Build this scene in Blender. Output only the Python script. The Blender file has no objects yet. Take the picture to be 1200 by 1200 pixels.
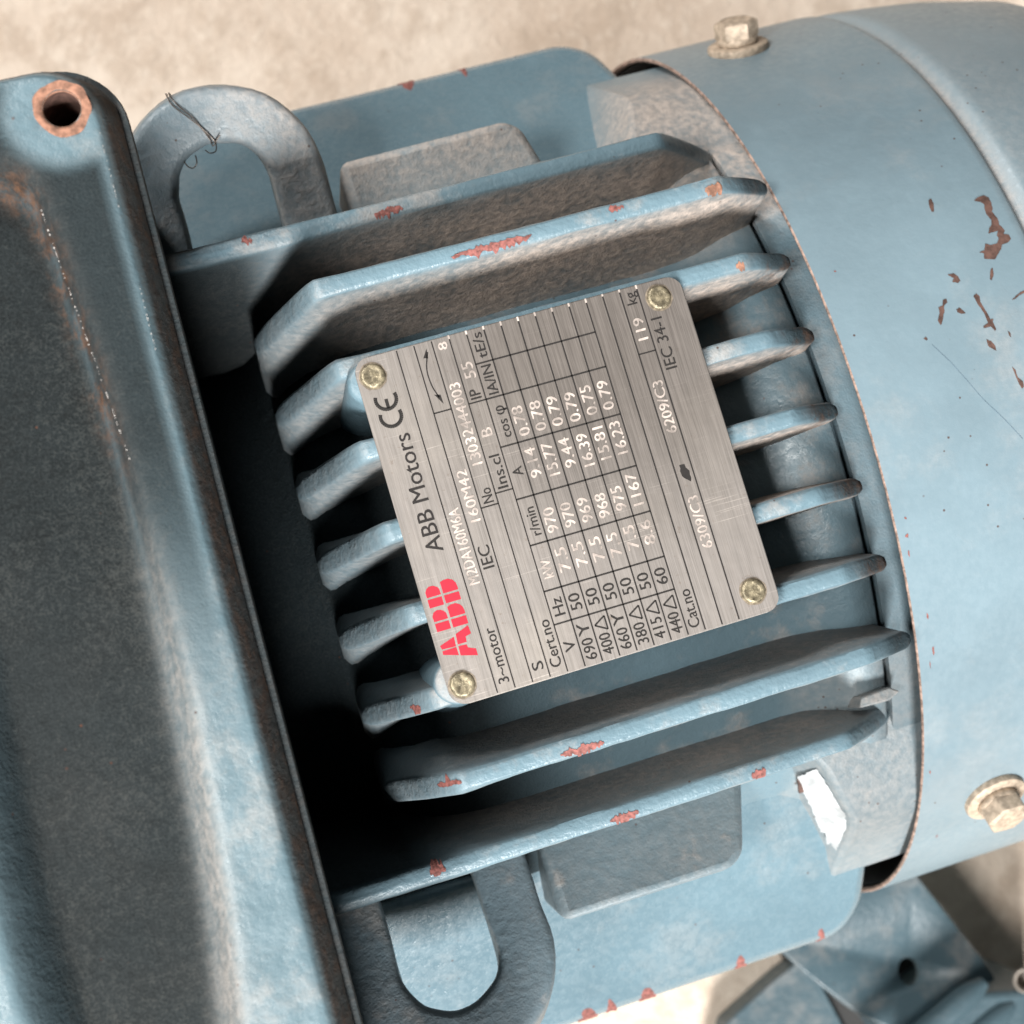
import bpy, bmesh, math, random
from mathutils import Vector, Matrix, noise
random.seed(7)
S = bpy.context.scene
COL = S.collection
R = math.radians
sin, cos, pi = math.sin, math.cos, math.pi

# ------------------------------------------------------------------ camera
cd = bpy.data.cameras.new('camera'); cam = bpy.data.objects.new('camera', cd); COL.objects.link(cam)
RW = Matrix(((0.9508204651, -0.2863723314, 0.1180310590), (0.2728930589, 0.9547619959, 0.1181478297), (-0.1465258389, -0.0801275176, 0.9859562665)))
cam.matrix_world = Matrix.Translation((-0.16509, -0.03532, 0.57025)) @ RW.transposed().to_4x4()
cd.sensor_width = 36; cd.lens = 54; cd.clip_start = .01; cd.clip_end = 50
cd.dof.use_dof = True; cd.dof.focus_distance = .405; cd.dof.aperture_fstop = 15
S.camera = cam

# ------------------------------------------------------------------ world and lamps
w = bpy.data.worlds.new('World'); S.world = w; w.use_nodes = True
w.node_tree.nodes['Background'].inputs[0].default_value = (.93, .97, 1, 1)
w.node_tree.nodes['Background'].inputs[1].default_value = .01
def area(name, loc, tgt, sx, sy, power, col):
    l = bpy.data.lights.new(name, 'AREA'); l.shape = 'RECTANGLE'; l.size = sx; l.size_y = sy; l.energy = power; l.color = col
    o = bpy.data.objects.new(name, l); COL.objects.link(o); o.location = loc
    o.rotation_euler = (Vector(tgt) - Vector(loc)).to_track_quat('-Z', 'Y').to_euler(); return o
area('door_light', (-.40, -1.50, 1.30), (-.05, 0, .08), .40, .6, 84, (1, .985, .96))
area('roof_light', (-1.05, -.16, 1.62), (-.03, .02, 0), .40, .34, 30, (1, .97, .93))
area('far_fill', (-1.05, 1.50, 1.45), (.05, .25, -.1), .7, .5, 42, (1, .965, .93))  # unseen fill lamp, added to lift the ground and the far sides
S.view_settings.view_transform = 'Standard'; S.view_settings.look = 'None'; S.view_settings.exposure = 0; S.view_settings.gamma = 1
S.view_settings.use_curve_mapping = False

# ------------------------------------------------------------------ node helpers
class NT:
    def __init__(s, name):
        s.m = bpy.data.materials.new(name); s.m.use_nodes = True; s.t = s.m.node_tree
        s.b = s.t.nodes['Principled BSDF']
    def n(s, typ, **k):
        x = s.t.nodes.new(typ)
        for a, v in k.items(): setattr(x, a, v)
        return x
    def l(s, a, b): s.t.links.new(a, b)
    def coord(s): 
        if not hasattr(s, '_c'): s._c = s.n('ShaderNodeNewGeometry').outputs['Position']
        return s._c
    def noise(s, scale, detail=4, rough=.55, vec=None, dist=0):
        x = s.n('ShaderNodeTexNoise'); x.inputs['Scale'].default_value = scale; x.inputs['Detail'].default_value = detail
        x.inputs['Roughness'].default_value = rough; x.inputs['Distortion'].default_value = dist
        s.l(vec or s.coord(), x.inputs['Vector']); return x.outputs['Fac']
    def ramp(s, f, a, b, lo=0, hi=1):
        x = s.n('ShaderNodeMapRange'); x.inputs[1].default_value = a; x.inputs[2].default_value = b
        x.inputs[3].default_value = lo; x.inputs[4].default_value = hi; x.interpolation_type = 'SMOOTHSTEP'
        s.l(f, x.inputs[0]); return x.outputs[0]
    def math(s, op, a, b=None):
        x = s.n('ShaderNodeMath', operation=op)
        for i, v in enumerate((a, b)):
            if v is None: continue
            if isinstance(v, (int, float)): x.inputs[i].default_value = v
            else: s.l(v, x.inputs[i])
        return x.outputs[0]
    def mix(s, f, a, b):
        x = s.n('ShaderNodeMix', data_type='RGBA')
        for i, v in ((0, f), (6, a), (7, b)):
            if isinstance(v, (int, float)): x.inputs[i].default_value = v
            elif isinstance(v, tuple): x.inputs[i].default_value = (*v, 1)
            else: s.l(v, x.inputs[i])
        return x.outputs[2]
    def bump(s, h, strength, dist, prev=None):
        x = s.n('ShaderNodeBump'); x.inputs['Strength'].default_value = strength; x.inputs['Distance'].default_value = dist
        s.l(h, x.inputs['Height'])
        if prev: s.l(prev, x.inputs['Normal'])
        return x.outputs[0]
    def scalev(s, v):
        x = s.n('ShaderNodeVectorMath', operation='MULTIPLY'); x.inputs[1].default_value = v; s.l(s.coord(), x.inputs[0]); return x.outputs[0]

BLUE = (.128, .200, .240)
DUST = (.49, .41, .355)
GRIME_SHADE = (.0095, .0110, .0113)  # dark tone for real dirt and for shade painted between parts
RUST = (.20, .085, .035)
def paint(name, base=BLUE, dust=.25, pits=.6, rough=.36, bumpd=.0009, fine=.5, dustscale=38):
    """old enamel over a casting; vertex layer 'wear' holds dust (R), dirt with painted shade (G) and rust (B) laid on by hand"""
    k = NT(name)
    at = k.n('ShaderNodeAttribute', attribute_name='wear_shade'); sp = k.n('ShaderNodeSeparateColor'); k.l(at.outputs['Color'], sp.inputs[0])
    n1 = k.noise(22, 5); n2 = k.noise(dustscale, 8, .68); n3 = k.noise(420, 4, .6); n4 = k.noise(1500, 3, .6)
    c = k.mix(k.ramp(n1, .3, .72), tuple(v * .92 for v in base), tuple(min(1, v * 1.07) for v in base))
    c = k.mix(k.math('MULTIPLY', k.ramp(k.noise(90, 6, .7), .5, .75), .18), c, tuple(v * 1.25 + .02 for v in base))
    geo = k.n('ShaderNodeNewGeometry'); sx = k.n('ShaderNodeSeparateXYZ'); k.l(geo.outputs['Normal'], sx.inputs[0])
    up = k.ramp(sx.outputs[2], .35, .95)
    # settled dust: patchy, on faces that look up
    d0 = k.math('MULTIPLY', k.math('MULTIPLY', k.ramp(n2, .50, .68), up), k.math('MULTIPLY', k.ramp(sp.outputs[1], .1, .6, 1, 0), dust))
    d1 = k.math('MULTIPLY', sp.outputs[0], k.ramp(k.math('ADD', k.math('MULTIPLY', n2, .6), k.math('MULTIPLY', n3, .4)), .22, .66, .15, 1))
    d = k.math('MINIMUM', k.math('MAXIMUM', d0, d1), 1.0)
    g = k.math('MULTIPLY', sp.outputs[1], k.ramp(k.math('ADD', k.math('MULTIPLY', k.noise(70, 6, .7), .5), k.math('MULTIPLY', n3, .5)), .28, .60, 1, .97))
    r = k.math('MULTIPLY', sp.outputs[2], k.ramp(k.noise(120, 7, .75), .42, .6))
    c = k.mix(g, c, k.mix(k.ramp(n4, .3, .7), GRIME_SHADE, tuple(v * 1.9 for v in GRIME_SHADE)))
    c = k.mix(k.math('MULTIPLY', k.math('MULTIPLY', g, k.ramp(k.math('ADD', k.math('MULTIPLY', n4, .35), k.math('ADD', k.math('MULTIPLY', n1, .35), k.math('MULTIPLY', n3, .3))), .50, .64)), .32), c, (.060, .062, .058))     # grit in the dark tone
    c = k.mix(d, c, k.mix(k.ramp(n3, .3, .7), tuple(v * .72 for v in DUST), tuple(v * 1.06 for v in DUST)))
    c = k.mix(r, c, k.mix(k.ramp(n3, .35, .65), (.050, .028, .018), (.135, .064, .032)))
    # specks: tiny pits with primer or dirt in them
    v = k.n('ShaderNodeTexVoronoi', feature='F1'); v.inputs['Scale'].default_value = 210; k.l(k.coord(), v.inputs['Vector'])
    pit = k.math('MULTIPLY', k.ramp(v.outputs['Distance'], .05, .10, 1, 0), k.ramp(k.noise(35, 3), .52, .58))
    c = k.mix(k.math('MULTIPLY', pit, .85), c, (.07, .035, .025))
    k.l(c, k.b.inputs['Base Color'])
    ro = k.math('ADD', k.math('MULTIPLY', k.math('MAXIMUM', d, g), .45), k.ramp(n3, .3, .7, rough - .07, rough + .12))
    k.l(ro, k.b.inputs['Roughness'])
    k.l(k.ramp(g, .1, .8, .45, .06), k.b.inputs['Specular IOR Level'])
    b = k.bump(k.noise(160, 5, .6), .35, bumpd)
    b = k.bump(n3, pits, bumpd * .45, b)
    amt = k.math('ADD', k.math('MULTIPLY', k.math('MAXIMUM', d, g), 2.6), fine)
    b = k.bump(k.math('MULTIPLY', n4, amt), .5, .00022, b)
    b = k.bump(pit, -.6, .0004, b)
    k.l(b, k.b.inputs['Normal'])
    return k.m
def plain(name, col, rough=.5, metal=0, var=.15, bump=.0002, scale=600):
    k = NT(name); n = k.noise(scale, 5, .6)
    k.l(k.mix(k.ramp(n, .3, .7), tuple(v * (1 - var) for v in col), tuple(min(1, v * (1 + var)) for v in col)), k.b.inputs['Base Color'])
    k.b.inputs['Roughness'].default_value = rough; k.b.inputs['Metallic'].default_value = metal
    k.l(k.bump(n, .5, bump), k.b.inputs['Normal']); return k.m

M_CAST = paint('cast_blue_paint', dust=.55)
M_FIN = paint('fin_blue_paint', dust=.45, pits=.8)
M_PAD = paint('pad_blue_paint', dust=.12, pits=.5, rough=.25, bumpd=.0006, fine=.8)
M_LUG = paint('lug_blue_paint', base=(.145, .208, .246), dust=.4, pits=.9, rough=.32)
M_LID = paint('lid_blue_paint', base=(.112, .170, .198), dust=.25, pits=.8, rough=.33)  # base taken darker to stand in for shade on the lid
M_COVER = paint('cover_blue_paint', base=(.162, .228, .265), dust=.20, pits=.10, rough=.40, bumpd=.0004, fine=.15, dustscale=14)
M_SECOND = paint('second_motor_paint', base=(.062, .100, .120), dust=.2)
M_PRIMER = plain('red_primer', (.21, .075, .064), .75, 0, .5, .0003, 900)
M_RUSTCHIP = plain('bare_brown_steel', (.085, .045, .035), .7, 0, .45, .0002, 420)
M_GLARE_SCRAPE = plain('pale_glare_scrape', (.40, .425, .44), .6, 0, .3, .0006, 160)
M_BARE = plain('bare_bright_iron', (.45, .43, .41), .4, .4, .4, .0003, 900)
M_RUST = plain('orange_rust', (.25, .125, .082), .85, 0, .45, .0005, 500)
M_EDGE = plain('rusty_rim_edge', (.27, .19, .155), .8, 0, .6, .0003, 500)
M_GAP_SHADE = plain('gap_shade_black', (.03, .03, .03), .8)  # near-black that paints the shade inside gaps
M_GASKET = plain('black_gasket', (.018, .016, .015), .8)
M_ZINC = plain('dull_zinc', (.40, .325, .25), .6, .2, .3, .0002, 500)
M_INK = plain('black_print', (.012, .010, .009), .85, 0, .2, .00001)
M_RED = plain('red_print', (.40, .010, .028), .55, 0, .1, .00001)
M_STAMP = plain('bright_stamped_metal', (.43, .372, .335), .5, .15, .42, .0002, 260)
M_RIVET = plain('rivet_metal', (.25, .215, .145), .45, .55, .5, .0005, 700)
M_STAIN = plain('brown_stain', (.20, .165, .125), .6, .2, .4, .0001, 700)
M_WIRE = plain('steel_wire', (.10, .085, .075), .4, .7, .2, .00005)
def plate_mat():
    k = NT('brushed_plate_metal')
    st = k.noise(1, 5, .65, k.scalev((5200, 60, 60)))
    st2 = k.noise(1, 4, .6, k.scalev((1500, 24, 20)))
    big = k.noise(26, 4); sp = k.noise(500, 4, .7)
    c = k.mix(k.ramp(st, .25, .75), (.245, .224, .206), (.38, .350, .328))
    c = k.mix(k.math('MULTIPLY', k.ramp(st2, .4, .7), .35), c, (.22, .195, .178))
    c = k.mix(k.math('MULTIPLY', k.ramp(big, .45, .7), .4), c, (.40, .362, .32))
    c = k.mix(k.math('MULTIPLY', k.ramp(sp, .62, .72), .5), c, (.20, .155, .12))
    for rz, sc in ((.9, 45), (-.35, 60), (2.2, 38)):       # handling scratches
        mp = k.n('ShaderNodeMapping'); k.l(k.coord(), mp.inputs[0]); mp.inputs['Rotation'].default_value = (0, 0, rz); mp.inputs['Scale'].default_value = (sc, 2600, 50)
        c = k.mix(k.math('MULTIPLY', k.math('MULTIPLY', k.ramp(k.noise(1, 2, .5, mp.outputs[0]), .66, .74), k.ramp(k.noise(40, 2), .48, .6)), .55), c, (.62, .56, .51))
    vd = k.n('ShaderNodeVectorMath', operation='DISTANCE'); k.l(k.coord(), vd.inputs[0]); vd.inputs[1].default_value = (-.072, .034, .174)
    dim_reflection = k.math('MULTIPLY', k.ramp(k.math('ADD', vd.outputs['Value'], k.math('MULTIPLY', k.noise(45, 5, .65), .035)), .030, .090, 1, 0), .88)
    c = k.mix(dim_reflection, c, k.mix(k.ramp(st, .3, .7), (.125, .110, .099), (.21, .186, .168)))      # upper middle darkened: a dim reflection painted into the metal
    k.l(c, k.b.inputs['Base Color']); k.b.inputs['Metallic'].default_value = .45
    k.l(k.ramp(st2, .3, .7, .38, .56), k.b.inputs['Roughness'])
    k.l(k.bump(st, .3, .00006, k.bump(k.noise(60, 3), .5, .0009)), k.b.inputs['Normal']); return k.m
M_PLATE = plate_mat()
def ground_mat():
    k = NT('dusty_concrete')
    n1 = k.noise(9, 6, .62); n2 = k.noise(34, 7, .68); n3 = k.noise(180, 5, .65)
    c = k.mix(k.ramp(n1, .30, .70), (.62, .50, .40), (.82, .71, .60))
    c = k.mix(k.math('MULTIPLY', k.ramp(n2, .46, .62), .55), c, (.50, .39, .30))
    c = k.mix(k.math('MULTIPLY', k.ramp(n3, .5, .7), .45), c, (.84, .74, .63))
    k.l(c, k.b.inputs['Base Color']); k.b.inputs['Roughness'].default_value = .9
    k.l(k.bump(n3, .6, .002, k.bump(n2, .5, .006)), k.b.inputs['Normal']); return k.m
M_GROUND = ground_mat()

# ------------------------------------------------------------------ mesh helpers
def link(name, me, mat, parent=None):
    o = bpy.data.objects.new(name, me); COL.objects.link(o)
    if mat: me.materials.append(mat)
    if parent: o.parent = parent
    return o
def mk(name, vs, fs, mat, parent=None, wear_shade=None, angle=38, smooth=True):
    me = bpy.data.meshes.new(name); me.from_pydata([tuple(v) for v in vs], [], fs); me.update()
    bm = bmesh.new(); bm.from_mesh(me); bmesh.ops.recalc_face_normals(bm, faces=bm.faces); bm.to_mesh(me); bm.free()
    if wear_shade:
        a = me.color_attributes.new('wear_shade', 'FLOAT_COLOR', 'POINT')
        for i, c in enumerate(wear_shade): a.data[i].color = (*c, 1)
    if smooth:
        me.shade_smooth(); me.set_sharp_from_angle(angle=R(angle))
    return link(name, me, mat, parent)
def bevel(o, wd, seg=3):
    b = o.modifiers.new('bevel', 'BEVEL'); b.width = wd; b.segments = seg; b.limit_method = 'ANGLE'; b.angle_limit = R(30); return o
def loft(rings, closed=True, caps=True):
    n = len(rings[0]); vs = [p for r in rings for p in r]; fs = []
    for i in range(len(rings) - 1):
        for j in range(n if closed else n - 1):
            a = i * n + j; b = i * n + (j + 1) % n
            fs.append((a, b, b + n, a + n))
    if caps and closed:
        fs.append(tuple(range(n))); fs.append(tuple(range((len(rings) - 1) * n, len(rings) * n)))
    return vs, fs
def revolve(profile, seg=256, a0=0, a1=2 * pi):
    rings = []
    for x, r in profile: rings.append([(x, r * sin(2 * pi * j / seg), r * cos(2 * pi * j / seg)) for j in range(seg)])
    return loft(rings, True, False)
def prism(name, pts, z0, ztop, mat, parent, bev=0, wear_shade=None):
    """plan outline, flat bottom z0, top height from ztop(x, y)"""
    n = len(pts); vs = [(x, y, z0(x, y) if callable(z0) else z0) for x, y in pts] + [(x, y, ztop(x, y) if callable(ztop) else ztop) for x, y in pts]
    fs = [tuple(range(n))[::-1], tuple(range(n, 2 * n))] + [(i, (i + 1) % n, n + (i + 1) % n, n + i) for i in range(n)]
    o = mk(name, vs, fs, mat, parent, [wear_shade] * (2 * n) if wear_shade else None)
    if bev: bevel(o, bev)
    return o
def tube(name, pts, rad, mat, parent=None, seg=10, caps=True):
    rings = []; up = Vector((0, 0, 1))
    for i, p in enumerate(pts):
        t = (Vector(pts[min(i + 1, len(pts) - 1)]) - Vector(pts[max(i - 1, 0)])).normalized()
        s = t.cross(up); s = s.normalized() if s.length > 1e-4 else Vector((1, 0, 0)); u = s.cross(t)
        rr = rad(i) if callable(rad) else rad
        rings.append([Vector(p) + s * rr * cos(2 * pi * j / seg) + u * rr * sin(2 * pi * j / seg) for j in range(seg)])
    return mk(name, *loft(rings, True, caps), mat, parent)
def sm(a, b, x):
    t = max(0, min(1, (x - a) / (b - a))); return t * t * (3 - 2 * t)
def nz(x, y, z, s=1, seed=0): return noise.noise(Vector((x * s + seed, y * s + seed * .37, z * s)))
def spline(pts, n=8):
    out = []; P = [Vector(p) for p in pts]
    for i in range(len(P) - 1):
        p0 = P[max(i - 1, 0)]; p1 = P[i]; p2 = P[i + 1]; p3 = P[min(i + 2, len(P) - 1)]
        for k in range(n):
            t = k / n
            out.append(.5 * ((2 * p1) + (p2 - p0) * t + (2 * p0 - 5 * p1 + 4 * p2 - p3) * t * t + (3 * p1 - p0 - 3 * p2 + p3) * t ** 3))
    out.append(P[-1]); return out
def densify(pts, step):
    out = []
    for i in range(len(pts)):
        a = Vector(pts[i]); b = Vector(pts[(i + 1) % len(pts)]); m = max(1, int((b - a).length / step))
        for k in range(m): p = a + (b - a) * k / m; out.append((p.x, p.y))
    return out
def thing(name, label, cat, loc=(0, 0, 0), group=None):
    o = bpy.data.objects.new(name, None); COL.objects.link(o); o.location = loc; o['label'] = label; o['category'] = cat
    if group: o['group'] = group
    return o

# ------------------------------------------------------------------ ground
GZ = -.161
N = 60; vs = []; fs = []
for i in range(N + 1):
    for j in range(N + 1):
        x = -1.6 + 3.2 * i / N; y = -1.6 + 3.2 * j / N
        vs.append((x, y, GZ + .0025 * nz(x, y, 0, 7) - .004))
for i in range(N):
    for j in range(N): a = i * (N + 1) + j; fs.append((a, a + 1, a + N + 2, a + N + 1))
gr = mk('ground', vs, fs, M_GROUND); gr['kind'] = 'structure'

# ------------------------------------------------------------------ the motor
motor = thing('electric_motor', 'large blue ribbed electric motor with metal nameplate, terminal box and round fan cover', 'motor', (0, 0, 0))
RB = .140
prof = [(-.30, .02), (-.30, .112), (-.1680, .104), (-.1620, .106), (-.1565, .113), (-.1510, .124), (-.1450, .1325), (-.1380, .1375), (-.1310, .1395), (-.1250, RB), (-.11, RB)] + [(-.11 + .065 * i / 6, RB) for i in range(1, 7)] + \
       [(-.038, .1402), (-.030, .1418), (-.022, .1452), (-.0165, .149), (-.0140, .1494), (-.0125, .1498), (-.0072, .1498), (-.0064, .1492), (-.0060, .1450), (-.0046, .1450), (-.0043, .1486), (-.0034, .1490), (.040, .1490), (.045, .148), (.045, .02)]
v, f = revolve(prof, 288)
wear_shade = []
for x, y, z in v:
    a = math.atan2(y, z)
    d = 0; 
    if x > -.034: d = .9 * sm(.36, .50, a) * sm(-.034, -.02, x) * (1 if abs(a) < 1.5 else .3)   # dust lies on the far shoulder
    if x > -.034 and a < -.5: d = .25
    g = .92 * sm(-.085, -.122, x + .012 * nz(x, y, z, 40))  # left floor blackened: shade between box and ribs painted in
    if x > -.0135 and a < .45: g = max(g, .45 * sm(-.0135, -.011, x) * sm(.45, .30, a)); d *= .5  # end ring: dirt and the shade beside the rim, painted together
    wear_shade.append((d, g, .12 * sm(-.004, 0, -abs(x + .005))))
frame = mk('frame', v, f, M_CAST, motor, wear_shade, 50)

# --- cooling fins: drafted, round topped, with sloped ends
FS, F0 = .0225, .001
def fin_section(k, x):
    """(top z, half widths) of fin k at x"""
    if abs(k) == 4:
        zt = .150 - .0 * x
        if x > -.030: zt = .150 - .034 * max(0, (x + .030) / .0255) ** 1.1
        return zt
    L = -.1575; z = .1705
    if x < -.139: 
        t = (-.139 - x) / .0185; z = .1705 - .046 * t ** 1.12
    if x > -.024:
        t = (x + .024) / .0185; z = .1705 - .0165 * t ** 1.1
    return z
def fin_point(k, x, s):
    """s runs -1 (base, -y side) over the top (0) to +1 (base, +y side)"""
    zt = fin_section(k, x); y0 = F0 + FS * k
    zb = math.sqrt(max(.1375 ** 2 - y0 * y0, .0)) - (.034 if abs(k) < 4 else .100)
    hb, ht, r = .0066, .0026, .0013
    ht += .0006 * sm(-.12, -.15, x); hb += .0065 * sm(-.132, -.156, x) * (abs(k) < 4)      # the end of each rib flares into the frame
    r = .0013 + .0008 * sm(-.12, -.15, x)
    a = abs(s); sg = 1 if s >= 0 else -1
    if a < .22: y = (ht - r) * a / .22; z = zt + .0002 * (1 - a / .22)
    elif a < .40:
        q = (a - .22) / .18 * pi / 2; y = ht - r + r * sin(q); z = zt - r + r * cos(q)
    else:
        t = (a - .40) / .60; y = ht + (hb - ht) * (.25 * t + .75 * t ** 1.5); z = (zt - r) + (zb - zt + r) * t
    w = .00028 * nz(x, y0, s, 55, k) + .00020 * nz(x, y0, s * .2, 160, k)
    lean = -.0019 * k * abs(k) ** -.15 if k else 0
    return Vector((x, y0 + sg * (y + w) + lean * (zt - z) / .04, z + .00035 * nz(x, y0, 0, 70, k * 3)))
SS = [-1, -.9, -.8, -.7, -.62, -.55, -.48, -.42, -.38, -.34, -.30, -.26, -.22, -.11, 0]; SS = SS + [-s for s in SS[-2::-1]]
for k in range(4, -5, -1):
    if abs(k) == 4: x0, x1 = -.215, -.0045
    else: x0, x1 = -.1575, -.0050
    nst = 90; xs = [x0 + (x1 - x0) * (i / nst) for i in range(nst + 1)]
    rings = []; wear_shade = []
    # rounded end: first ring shrunk
    for i, x in enumerate(xs):
        ring = [fin_point(k, x, s) for s in SS]
        e = min(i, nst - i)
        if e < 2:
            yc = F0 + FS * k
            for p in ring: p.y = yc + (p.y - yc) * (.55 if e == 0 else .9)
        rings.append(ring)
        for j, s in enumerate(SS):
            p = ring[j]; a = abs(s)
            side = sm(.30, .50, a)
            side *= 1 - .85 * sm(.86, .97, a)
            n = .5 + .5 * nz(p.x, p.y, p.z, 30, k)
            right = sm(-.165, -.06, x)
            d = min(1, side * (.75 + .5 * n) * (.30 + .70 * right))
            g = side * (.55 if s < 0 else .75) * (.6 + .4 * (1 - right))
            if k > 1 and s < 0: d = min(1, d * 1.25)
            if k < -1 and s > 0: d *= .42; g = min(1, g * 1.15)  # near ribs' far sides: shade painted in on top of the dirt
            endr = sm(-.022, -.012, x)
            rust = .55 * endr * (1 - sm(.5, .8, a)) * (1 if abs(k) < 3 else .3)
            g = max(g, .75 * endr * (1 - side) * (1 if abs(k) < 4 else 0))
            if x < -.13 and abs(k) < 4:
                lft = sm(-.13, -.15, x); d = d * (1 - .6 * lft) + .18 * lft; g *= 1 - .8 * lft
            if abs(k) == 4: lf = sm(-.138, -.158, x) * sm(.2, .4, a); d *= 1 - .9 * lf; g = max(g, .93 * lf)  # outermost ribs' left ends blackened to paint the box's shadow
            wear_shade.append((d, g, rust))
    o = mk('cooling_fin', *loft(rings, True, True), M_FIN, motor, wear_shade, 60)
    # chips on the top of this fin
    chips = {4: [(-.1117, .0042, M_PRIMER, 1), (-.1521, .0015, M_PRIMER, .8)], 3: [(-.0903, .0115, M_PRIMER, 1), (-.0542, .0022, M_PRIMER, .8), (-.0262, .0026, M_RUST, 1.3)],
             2: [(-.0256, .0012, M_RUST, 1)], -2: [(-.144, .0012, M_PRIMER, 1)], -3: [(-.1059, .0060, M_PRIMER, 1.1), (-.1413, .0028, M_PRIMER, .8)],
             -4: [(-.0971, .0042, M_PRIMER, 1.15), (-.1499, .0022, M_PRIMER, 1.2), (-.0575, .0022, M_PRIMER, 1.1)]}.get(k, [])
    for ci, (cx, hl, mt, wd) in enumerate(chips):
        m = 34; rg = []; sh = -.16 if ci % 2 == 0 else .1
        for i in range(m + 1):
            t = -1 + 2 * i / m; x = cx + hl * t
            e = max(.02, (1 - t * t)) ** .5
            c = sh + .12 * nz(x, ci, k, 500) + .06 * nz(x, ci, k, 1700); wv = .20 * wd * e * (.45 + 1.1 * abs(nz(x, 1.3, k, 800, ci)) + .5 * abs(nz(x, 7.3, k, 2600, ci)))
            row = []
            for q in range(7):
                s = c + wv * (-1 + 2 * q / 6); s = max(-.55, min(.55, s))
                p = fin_point(k, x, s); p = p + Vector((0, .00022 * (1 if s > 0 else -1) * (1 if abs(s) > .3 else 0), .00022)); row.append(p)
            rg.append(row)
        mk('paint_chip', *loft(rg, False, False), mt, o, None, 60)

# --- a small casting burr at the end of the outermost near fin
bx = [(-.0185, -.0832), (-.0085, -.0838), (-.0045, -.0822), (-.0075, -.0800), (-.0170, -.0803)]
o = prism('casting_burr', bx, .10, lambda x, y: .1335 - .15 * (x + .0185), M_CAST, motor, .0006, (.4, .3, .1))

# --- bosses under the nameplate corners
PX, PY, PZ = -.1355, -.0475, .1735
for a, b in ((88.6, 4.3), (89.2, 84.4), (6.0, 84.9), (5.1, 4.0)):
    cx, cy = PX + b / 1000, PY + a / 1000; cy += .0012 if cy < 0 else -.0008
    rings = []
    for z, r in ((.128, .0086), (.150, .0074), (.164, .0066), (.1695, .0063), (.1716, .0060), (.1722, .0052)):
        rings.append([(cx + r * 1.12 * cos(t * pi / 16) * (1 + .04 * nz(cos(t * pi / 16), sin(t * pi / 16), z, 2, b)), cy + r * sin(t * pi / 16), z) for t in range(32)])
    mk('plate_boss', *loft(rings), M_FIN, motor, None, 60)

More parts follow.
